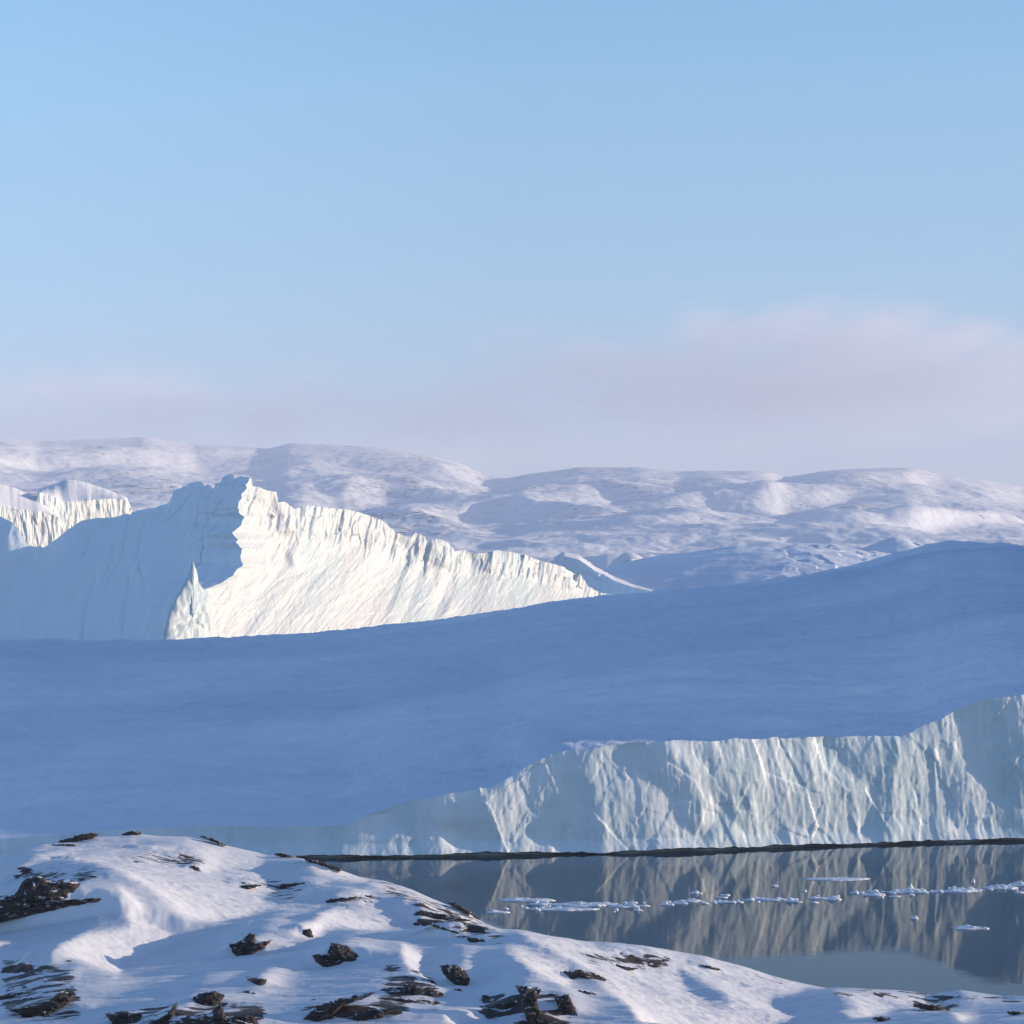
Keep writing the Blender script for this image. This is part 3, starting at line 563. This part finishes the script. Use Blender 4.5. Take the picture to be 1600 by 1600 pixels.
# rocks: outline in photo pixels, label
def blob(u, v, w, h, tilt=0., seed=0):
    rs = np.random.RandomState(seed); k = 13; a = np.linspace(0, 2 * math.pi, k + 1)[:-1]
    r = rs.uniform(.72, 1.12, k); x = w / 2 * np.cos(a) * r; y = h / 2 * np.sin(a) * r
    return list(zip(u + x, v + y + tilt * x))
ROCKS = [
    ([(-30, 1412), (0, 1408), (30, 1404), (40, 1386), (62, 1378), (75, 1387), (100, 1384), (118, 1389), (114, 1404), (105, 1415), (135, 1411), (158, 1408), (150, 1414), (110, 1421), (60, 1431), (10, 1441), (-30, 1446)], 'biggest black rock face under a snow cap, at the left edge of the hillside', 5),
    ([(362, 1478), (378, 1473), (390, 1463), (398, 1464), (397, 1478), (422, 1471), (410, 1482), (388, 1495), (370, 1494)], 'black wing shaped rock left of the small round brown stone', 7),
    ([(492, 1494), (512, 1492), (518, 1478), (540, 1482), (562, 1498), (550, 1508), (510, 1512), (498, 1504)], 'black pointed rock below the small round brown stone', 8),
    (blob(477, 1460, 24, 17, 0, 5), 'small round brown stone in a ring of sunlit snow', 9),
    ([(690, 1513), (712, 1512), (726, 1520), (732, 1532), (728, 1545), (714, 1540), (698, 1528)], 'brown boulder whose right end is lit warm by the sun', 10),
    (blob(717, 1549, 20, 8, .1, 11), 'small dark stone right under the warm lit brown boulder', 11),
    ([(606, 1553), (640, 1540), (668, 1545), (690, 1553), (680, 1560), (650, 1558), (620, 1562)], 'ragged dark ledge left of the brown boulder, below a sunlit snow ridge', 12),
    (blob(640, 1566, 66, 10, .05, 13), 'thin dark ledge just below the ragged one, partly covered by snow', 13),
    ([(480, 1592), (500, 1574), (540, 1562), (580, 1556), (566, 1564), (535, 1574), (515, 1592), (495, 1597)], 'long dark rock rib slanting up to the right at the bottom of the hillside', 14),
    ([(545, 1590), (580, 1578), (620, 1576), (590, 1590), (560, 1595)], 'grey snow dusted ledge right of the long slanting rib', 15),
    ([(775, 1575), (800, 1563), (815, 1568), (812, 1585), (795, 1582)], 'dark wedge shaped rock left of the tall split rock', 16),
    ([(808, 1549), (845, 1552), (838, 1566), (845, 1590), (860, 1605), (830, 1605), (818, 1580), (815, 1560)], 'tall split dark rock near the bottom, with snow in its crack', 17),
    ([(868, 1562), (888, 1558), (895, 1572), (905, 1590), (890, 1588), (875, 1575)], 'narrow dark rock with a pink sunlit right side, right of the split rock', 18),
    ([(872, 1526), (885, 1519), (905, 1517), (925, 1521), (945, 1531), (930, 1533), (905, 1527), (890, 1529), (880, 1535)], 'dark arched ledge curving over a snow hollow in the sunlit snow', 19),
    (blob(916, 1552, 30, 8, .15, 20), 'grey streak of rock at the foot of the arched ledge', 20),
    (blob(762, 1558, 18, 7, .25, 21), 'small slanting stone chip alone on blue snow', 21),
    ([(295, 1570), (310, 1556), (335, 1552), (348, 1558), (335, 1574), (305, 1580)], 'dark square rock at the bottom left of centre', 22),
    ([(240, 1598), (262, 1585), (276, 1568), (272, 1585), (258, 1602)], 'thin upright dark rock splinter at the bottom edge', 23),
    ([(168, 1585), (190, 1582), (220, 1585), (212, 1602), (180, 1602)], 'broken dark rock cut by the bottom edge below the snow drift', 24),
    ([(290, 1592), (330, 1585), (345, 1572), (352, 1590), (390, 1588), (400, 1605), (300, 1606)], 'broad brownish rock cut by the bottom edge under the square rock', 25),
    ([(385, 1529), (415, 1532), (412, 1552), (400, 1541)], 'small black triangle of rock above a thin sliver', 26),
    (blob(397, 1556, 36, 9, .3, 27), 'thin dark sliver under the small black triangle', 27),
    ([(20, 1578), (60, 1572), (85, 1562), (95, 1552), (112, 1560), (100, 1572), (70, 1587), (40, 1585)], 'hooked dark rock ledge at the lower left', 28),
    (blob(50, 1563, 46, 8, -.05, 29), 'thin dark ledge lying just above the hooked ledge', 29),
    (blob(14, 1558, 40, 10, -.12, 30), 'dark ledge touching the left edge of the view', 30),
    (blob(52, 1547, 44, 9, -.1, 31), 'dark speckled ledge second above the hooked one', 31),
    (blob(80, 1507, 36, 8, .1, 32), 'dark line of stone along the lower edge of the sunlit drift', 32),
    (blob(33, 1521, 14, 8, .0, 33), 'small stone left of the speckled ledges', 33),
    (blob(98, 1536, 22, 7, -.25, 34), 'slanting stone chip between drift and hooked ledge', 34),
    ([(6, 1388), (18, 1372), (34, 1368), (30, 1378), (14, 1388)], 'small dark rock upper left of the biggest rock face', 35),
    (blob(120, 1311, 62, 9, -.2, 36), 'dark stone lip along the left shoulder of the hilltop', 36),
    (blob(205, 1303, 26, 8, -.1, 37), 'dark knob of rock on the highest point of the hilltop', 37),
    (blob(90, 1321, 56, 5, -.06, 38), 'long thin dark ledge below the left end of the hilltop', 38),
    (blob(95, 1355, 66, 5, -.12, 39), 'thin dark seam of rock above the biggest rock face', 39),
    (blob(215, 1328, 46, 6, .1, 40), 'dark flat ledge in the sunlit snow under the hilltop knob', 40),
    (blob(262, 1338, 74, 6, .06, 41), 'long dark looping ledge across the sunlit snow of the dome', 41),
    (blob(298, 1340, 26, 9, .0, 42), 'dark stone at the right end of the looping ledge', 42),
    (blob(215, 1351, 34, 7, .0, 43), 'dark stone with a snow lip below the flat ledge', 43),
    (blob(302, 1359, 22, 11, .1, 44), 'brown stone cluster alone on the sunlit dome', 44),
    (blob(390, 1373, 28, 5, .05, 45), 'uppermost thin ledge right of the brown cluster', 45),
    (blob(385, 1386, 40, 7, -.15, 46), 'lower thin ledge right of the brown cluster', 46),
    (blob(462, 1382, 60, 6, -.1, 47), 'dark rock ridge line at the snow saddle', 47),
    (blob(335, 1314, 38, 5, .35, 48), 'thin dark edge of rock on the right shoulder of the dome', 48),
    (blob(446, 1337, 36, 5, .15, 49), 'dark stone rim on the skyline right of the dome', 49),
    (blob(508, 1352, 66, 6, .28, 50), 'long brown stone strip just below the skyline right of the saddle', 50),
    (blob(532, 1406, 52, 7, -.12, 51), 'dark ledge over the brightest snow patch in the middle', 51),
    (blob(570, 1401, 30, 6, .1, 52), 'short dark ledge at the right end of the bright patch', 52),
    (blob(690, 1432, 80, 9, .12, 53), 'long dark brown ledge near the shore above a snow hollow', 53),
    (blob(708, 1436, 40, 6, .05, 54), 'small dark ledge tucked under the long brown one', 54),
    (blob(700, 1454, 72, 5, .32, 55), 'thin dark edge running down from the brown ledge', 55),
    (blob(752, 1471, 46, 9, .15, 56), 'dark flat stones at the end of the thin edge', 56),
    (blob(655, 1444, 16, 9, .1, 57), 'small dark stone under the left end of the thin edge', 57),
    (blob(720, 1420, 44, 6, .45, 58), 'dark stones along the waterside skyline', 58),
    (blob(740, 1433, 14, 6, .1, 59), 'single dark stone at the water edge beside the ice pieces', 59),
    (blob(958, 1489, 44, 4, .03, 60), 'dark seam of rock on the low shelf at the water', 60),
    (blob(1015, 1509, 36, 5, -.05, 61), 'short dark ledge right of the shelf seam', 61),
    (blob(970, 1510, 50, 4, .15, 62), 'faint long brown ledge on the lit shelf', 62),
    (blob(1108, 1511, 34, 5, .2, 63), 'brown ledge on the lit slope by the water', 63),
    (blob(1455, 1574, 60, 9, .15, 64), 'brown snow crusted ledge on the right hump', 64),
    (blob(1590, 1583, 28, 8, .1, 65), 'dark rock at the lower right edge of the view', 65),
    (blob(1380, 1592, 30, 8, .1, 66), 'dark speckled stone at the bottom, right of centre', 66),
]
fine = (gu >= -320) & (gu <= 1920)
dxg, dyg = 2.0 / F * 130, 70. / NQ
Xf, Df, Zf = X[:, fine], D[:, fine], Z[:, fine]
edge = (sstep(-320, -150, gu[fine]) * (1 - sstep(1750, 1920, gu[fine])))[None]
gn = fbm(Xf / 5.5, Df / 4.5, 0, 4, 201, .5); gn2 = fbm(Xf / 1.8, Df / 1.4, 0, 3, 207, .5)
bs = SX * np.gradient(Zf, axis=1) / dxg + SY * np.gradient(Zf, axis=0) / dyg
zr = 0
qe = (1 - .85 * gq ** 8)[:, None] * sstep(0, .04, gq)[:, None]
for it in range(4):
    uu = U0 + F * Xf / Df; vv = V0 + F * (H - (Zf + zr)) / Df
    lit = np.clip(LM(uu, vv) - UM(uu, vv), 0, 1)
    tgt = (TAN_E + .26 + .14 * gn) * (1 - lit) + (TAN_E - .22 + .05 * gn + .04 * gn2) * lit
    zn = relief((tgt - np.clip(bs, -.4, .4)) * edge, dyg, dxg, SY, SX, .08, 60.) * qe * edge
    zr = zn if it == 0 else .5 * (zr + zn)
Zf = Zf + zr + (.04 * gn2 + .07 * fbm(Xf / 2.6 + Df / 3.2, Df / 1.1, 0, 4, 215, .55, True) + .02 * fbm(Xf / .5, Df / .45, 0, 3, 211)) * qe
for it in range(3):                                           # lee and sunward slopes of the drifts settled once more, rocks included
    uu = U0 + F * Xf / Df; vv = V0 + F * (H - Zf) / Df; lit = np.clip(LM(uu, vv) - UM(uu, vv), 0, 1)
    sl_ = SX * np.gradient(Zf, axis=1) / (2.0 / F * Df) + SY * np.gradient(Zf, axis=0) / dyg
    err = np.clip(TAN_E + .13 + .05 * gn - sl_, 0, .6) * (1 - lit) - np.clip(sl_ - (TAN_E - .13 + .04 * gn), 0, .6) * lit
    Zf = Zf + .32 * relief(err * edge, dyg, dxg, SY, SX, .15, 26.) * qe * edge
# place every rock where its foot is first seen, raise the snow behind it
placed = []
for poly, lab, sd in ROCKS:
    p = np.array(poly, float); u_c = p[:, 0].mean(); v_b = p[:, 1].max(); hpx = p[:, 1].max() - p[:, 1].min(); wpx = p[:, 0].max() - p[:, 0].min()
    j = int(np.clip(round((u_c + 320) / 2.0), 0, Xf.shape[1] - 1)); v_col = V0 + F * (H - Zf[:, j]) / Df[:, j]
    ok = np.nonzero(v_col <= v_b)[0]; i = int(ok[0]) if len(ok) else NQ - 3
    i = min(i, NQ - 3); placed.append((p, lab, sd, i, j, hpx, wpx, u_c, v_b))
for p, lab, sd, i, j, hpx, wpx, u_c, v_b in placed:
    d = Df[i, j]; hh = hpx * d / F; ww = wpx * d / F; cx = Xf[i, j]
    along = np.exp(-((Xf - cx) / (ww * .85)) ** 2); dep = Df - (d + .15 * (Xf - cx) * 0)
    up = sstep(-.05, .35 + .35 * hh, dep + .25 * gn2) * np.exp(-np.clip(dep - .6, 0, 99) / (6.0 + 4.0 * hh))
    Zf = Zf + (.72 if v_b < 1530 else .34) * hh * along * up * (1 - .9 * gq[:, None] ** 10)
Z[:, fine] = Zf
Xb, Db, Zb = behind(X, D, Z, gD1, 4., 70., 40)
Zb = np.minimum(Zb, Z[-1][None] - .24 * (Db - D[-1][None]) * sstep(0, 8, Db - D[-1][None]))
XX, DDg, ZZg = np.vstack([X, Xb]), np.vstack([D, Db]), np.vstack([Z, Zb])
uu = U0 + F * XX / DDg; vv = V0 + F * (H - ZZg) / DDg
BM = Mask([[(600, 1380), (700, 1412), (800, 1458), (780, 1470), (680, 1430), (600, 1398)], [(1280, 1543), (1600, 1552), (1600, 1570), (1300, 1562)], [(1050, 1496), (1240, 1530), (1230, 1545), (1050, 1512)], [(420, 1395), (600, 1398), (600, 1415), (420, 1412)], [(150, 1300), (330, 1304), (340, 1312), (160, 1312)], [(200, 1325), (330, 1335), (320, 1360), (210, 1355)], [(420, 1334), (600, 1372), (740, 1432), (730, 1442), (600, 1388), (430, 1348)], [(360, 1368), (480, 1376), (470, 1392), (370, 1392)], [(0, 1495), (120, 1500), (130, 1600), (0, 1600)],
           [(600, 1500), (680, 1520), (700, 1580), (590, 1570)], [(470, 1560), (640, 1560), (640, 1600), (470, 1600)], [(900, 1484), (1060, 1490), (1050, 1515), (920, 1512)], [(20, 1350), (170, 1350), (150, 1380), (10, 1385)], [(750, 1540), (900, 1550), (900, 1605), (750, 1600)], [(160, 1570), (420, 1560), (420, 1610), (160, 1610)],
           [(640, 1420), (790, 1455), (800, 1480), (650, 1450)], [(1420, 1560), (1500, 1570), (1490, 1590), (1420, 1585)]], 4)
bare = np.clip(BM(uu, vv) * .70 - .10 + .10 * fbm(XX / 3, DDg / 2, 0, 3, 251), 0, 1)
setting(mesh_obj('snowy_ground', np.stack([XX, DDg, ZZg], -1), [quads(*XX.shape)], M_FORE, attr={'bare': bare}))
ax, ay = np.meshgrid(np.linspace(-110, 110, 90), np.linspace(-90, 93.5, 70))
az = np.where(ay > 0, 46.2 - (46.2 - 29.67) * ay / 92., 46.2) + .25 * fbm(ax / 15, ay / 15, 0, 3, 5) * np.clip(ay / 40, 0, 1) * np.clip((88 - ay) / 20, 0, 1) - .06
setting(mesh_obj('ground', np.stack([ax, ay, az], -1), [quads(*ax.shape)], M_FORE, attr={'bare': 0 * ax}))

def rock(p, lab, sd, i, j, hpx, wpx, u_c, v_b):
    d = Df[i, j] + .1; k = 72; rs = sd
    cc = p.mean(0); p = np.stack([cc[0] + (p[:, 0] - cc[0]) * 1.15, p[:, 1].max() + (p[:, 1] - p[:, 1].max()) * 1.2], -1)
    q = np.vstack([p, p[:1]]); L = np.concatenate([[0], np.cumsum(np.linalg.norm(np.diff(q, axis=0), axis=1))]); a = np.linspace(0, L[-1], k, endpoint=False)
    b = np.stack([np.interp(a, L, q[:, 0]), np.interp(a, L, q[:, 1])], -1); b = b + np.stack([perlin(a / 5, 0, 0, rs), perlin(a / 5, 9, 0, rs)], -1) * 2.2
    c = b.mean(0); rr = np.concatenate([np.linspace(0.02, 1, 11), np.linspace(1, 0.02, 8)[1:]]); side = np.concatenate([-np.ones(11), np.ones(7)])
    T = min(.7, .20 * hpx * d / F + .10)
    uv = c[None, None] + (b - c)[None] * rr[:, None, None]
    dd = d + side[:, None] * T * np.sqrt(np.clip(1 - rr[:, None] ** 2, 0, 1)) * (1 + .5 * np.where(side > 0, 2.0, 0))[:, None] + (v_b - uv[..., 1]) / F * d * .55
    dd = dd + .35 * T * facets(uv[..., 0] / 9 + 50, uv[..., 1] / 6, rs, 1.6) + .10 * T * fbm(uv[..., 0] / 4, uv[..., 1] / 3, 0, 3, rs)
    zoff = Zf[i, j] - (H - (v_b - V0) / F * Df[i, j])           # keep the foot on the snow
    P_ = np.stack([(uv[..., 0] - U0) / F * dd, dd, H - (uv[..., 1] - V0) / F * dd + min(0, zoff) - .05], -1)
    cen = P_.reshape(-1, 3).mean(0); cen[2] = P_[..., 2].min()
    m = mesh_obj('rock_outcrop', P_, [quads(len(rr), k, True)], M_ROCK, loc=tuple(cen), smooth=False)
    tag(m, lab, 'rock', 'rocks breaking through the snow')
for pl in placed: rock(*pl)

# ------------------------------------------------------------------ drifting ice on the water
def floe(u, v, w, seed, lab, height=.34, group='ice pieces drifting on the water', cat='ice floe', depth=None):
    D_ = H * F / (v - V0); L = w / F * D_; dep = depth or max(.5, min(3.4, L * .32)); rs = np.random.RandomState(seed)
    k = max(20, min(90, int(L * 9))); th = np.linspace(0, 2 * math.pi, k, endpoint=False)[None]; r = np.linspace(0, 1, 10)[:, None]
    jag = 1 + .28 * fbm(np.cos(th) * 1.7 + seed, np.sin(th) * 1.7, 0, 4, seed)
    x = (u - U0) / F * D_ + L / 2 * np.cos(th) * r * jag; y = D_ + dep / 2 * np.sin(th) * r * jag
    z = .07 + .75 * height * np.clip(.25 + fbm(x / 1.3, y / .9, seed, 4, seed, .55), 0, 1.3) * np.clip(1 - r ** 3, 0, 1) + .08 * (1 - r ** 6)
    rows = np.stack([x + 0 * r, y + 0 * r, z + 0 * th], -1)
    skirt = rows[-1:].copy(); skirt[..., 2] = -.25
    P_ = np.concatenate([rows, skirt])
    o = mesh_obj('ice_floe' if cat == 'ice floe' else 'ice_chunk', P_, [quads(11, k, True)], M_FLOE, loc=((u - U0) / F * D_, D_, 0))
    tag(o, lab, cat, group); return o
FL = [(778, 1426, 40, .5, 'tilted pinkish ice piece lying against the rocky shore'), (826, 1407, 88, .4, 'long flat floe at the left start of the ice line'), (846, 1413, 40, .6, 'lumpy floe right behind the first long flat floe'),
      (912, 1414, 110, .5, 'longest thin floe strip left of centre in the ice line'), (880, 1421, 96, .25, 'thin flat floe strip nearest to the shore'), (975, 1417, 44, .7, 'knobbly floe with a small peak, end of the left strip'),
      (1005, 1416, 22, .3, 'short floe alone between the left strip and the middle floes'), (1043, 1414, 22, .4, 'small flat floe before the first middle strip'), (1077, 1409, 44, .5, 'first middle floe strip in front of the pale cliff reflection'),
      (1128, 1410, 34, .5, 'second middle floe strip, frayed at both ends'), (1204, 1406, 58, .4, 'flat middle floe with a bumpy right end'), (1236, 1409, 20, .6, 'stubby lump at the right end of the flat middle floe'),
      (1308, 1374, 104, .22, 'thin pale sheet of ice lying nearest to the ice wall'), (1210, 1385, 12, .45, 'single small lump left of the thin pale sheet'), (1283, 1404, 44, .35, 'flat floe below the thin pale sheet'), (1303, 1406, 26, .7, 'lumpy floe with a raised crown below the thin sheet'),
      (1366, 1399, 34, .8, 'cluster of rough lumps left of the tallest one'), (1412, 1394, 56, .6, 'rough floe bearing the tallest lump of the line'), (1421, 1390, 14, 1.3, 'tallest pointed lump of the ice line'),
      (1440, 1394, 22, .5, 'small floe just right of the tallest lump'), (1490, 1393, 66, .45, 'flat long floe right of the tallest lump'), (1514, 1391, 40, .5, 'floe tail leading to the big right heap'), (1560, 1388, 60, .9, 'big heaped floe near the right edge of the view'), (1592, 1384, 40, 1.0, 'highest floe heap cut by the right edge'),
      (1518, 1451, 58, .6, 'lone floe with raised ends on open water, lower right'), (1429, 1436, 12, .4, 'single tiny lump on open water left of the lone floe')]
for kf, (u, v, w_, h_, lab) in enumerate(FL): floe(u, v, w_, 300 + kf, lab, h_)
for kf in range(110):
    u = random.choice([random.uniform(760, 1010), random.uniform(1030, 1260), random.uniform(1255, 1620), random.uniform(1340, 1620)])
    v = np.interp(u, [760, 900, 1050, 1250, 1400, 1620], [1424, 1416, 1411, 1407, 1396, 1386]) + random.gauss(0, random.choice([2.0, 3.0, 6.0]))
    floe(u, v, random.choice([random.uniform(3, 9), random.uniform(8, 20)]), 500 + kf, 'tiny white ice bit among many in the drifting line on the dark water', random.uniform(.2, .6), 'tiny ice bits in the drifting line', 'ice chunk')

# ------------------------------------------------------------------ clouds far behind the hills
M_CLOUD = bpy.data.materials.new('thin_cloud'); M_CLOUD.use_nodes = True; nt = M_CLOUD.node_tree; nt.nodes.clear(); m_, x_, r_ = wire(nt)
out = nt.nodes.new('ShaderNodeOutputMaterial'); pv = nt.nodes.new('ShaderNodeVolumePrincipled'); nt.links.new(pv.outputs[0], out.inputs['Volume'])
pv.inputs['Color'].default_value = (.86, .82, .87, 1)
CY, CD = 15000., 15000 / F
geo = nt.nodes.new('ShaderNodeTexCoord'); sp = nt.nodes.new('ShaderNodeSeparateXYZ'); nt.links.new(geo.outputs['Object'], sp.inputs[0])
nz = nt.nodes.new('ShaderNodeTexNoise'); mp = nt.nodes.new('ShaderNodeMapping'); nt.links.new(geo.outputs['Object'], mp.inputs[0]); mp.inputs['Scale'].default_value = (.0015, .0010, .0042)
nt.links.new(mp.outputs[0], nz.inputs['Vector']); nz.inputs['Scale'].default_value = 1.0; nz.inputs['Detail'].default_value = 7; nz.inputs['Roughness'].default_value = .62
best = None
for (u, v, ru, rv, amp) in [(1250, 610, 520, 85, 1.0), (1320, 545, 210, 62, 1.0), (1000, 585, 260, 55, .7), (1560, 600, 260, 75, .9), (250, 645, 520, 58, .6), (700, 655, 400, 50, .45), (1130, 530, 95, 40, .9), (1235, 510, 95, 36, .9), (1375, 508, 105, 38, .9), (1490, 535, 85, 34, .8), (1010, 562, 95, 34, .8), (890, 588, 85, 28, .7), (300, 610, 120, 26, .5), (120, 620, 110, 24, .5)]:
    cx, cz = (u - U0) * CD, H - (v - V0) * CD
    a = m_('DIVIDE', m_('SUBTRACT', sp.outputs[0], cx), ru * CD); b = m_('DIVIDE', m_('SUBTRACT', sp.outputs[2], cz), rv * CD)
    d = m_('SQRT', m_('ADD', m_('MULTIPLY', a, a), m_('MULTIPLY', b, b)))
    e = m_('MULTIPLY', m_('SUBTRACT', 1.05, d), amp); best = e if best is None else m_('MAXIMUM', best, e)
f = m_('ADD', best, m_('MULTIPLY', m_('SUBTRACT', nz.outputs[0], .5), 2.4))
nt.links.new(m_('MULTIPLY', m_('MAXIMUM', f, 0.0), 0.0010), pv.inputs['Density'])
def box(name, x0, x1, y0, y1, z0, z1, mat):
    v = [(x, y, z) for z in (z0, z1) for y in (y0, y1) for x in (x0, x1)]
    return mesh_obj(name, v, [np.array([(0, 2, 3, 1), (4, 5, 7, 6), (0, 1, 5, 4), (2, 6, 7, 3), (0, 4, 6, 2), (1, 3, 7, 5)])], mat, smooth=False)
setting(box('cloud_bank', -5500, 5500, CY - 900, CY + 900, 560, 1900, M_CLOUD), 'stuff', 'low pinkish grey cloud bank drifting above the far hills', 'cloud')

# ------------------------------------------------------------------ the air
M_HAZE = bpy.data.materials.new('haze_air'); M_HAZE.use_nodes = True; nt = M_HAZE.node_tree; nt.nodes.clear()
out = nt.nodes.new('ShaderNodeOutputMaterial'); pv = nt.nodes.new('ShaderNodeVolumePrincipled'); nt.links.new(pv.outputs[0], out.inputs['Volume'])
pv.inputs['Color'].default_value = (.92, .90, .96, 1); pv.inputs['Density'].default_value = 6.8e-5
setting(box('haze', -12900, 12900, -2700, 11900, -8.0, 640, M_HAZE), 'stuff', 'thin pale haze over the fjord', 'haze')
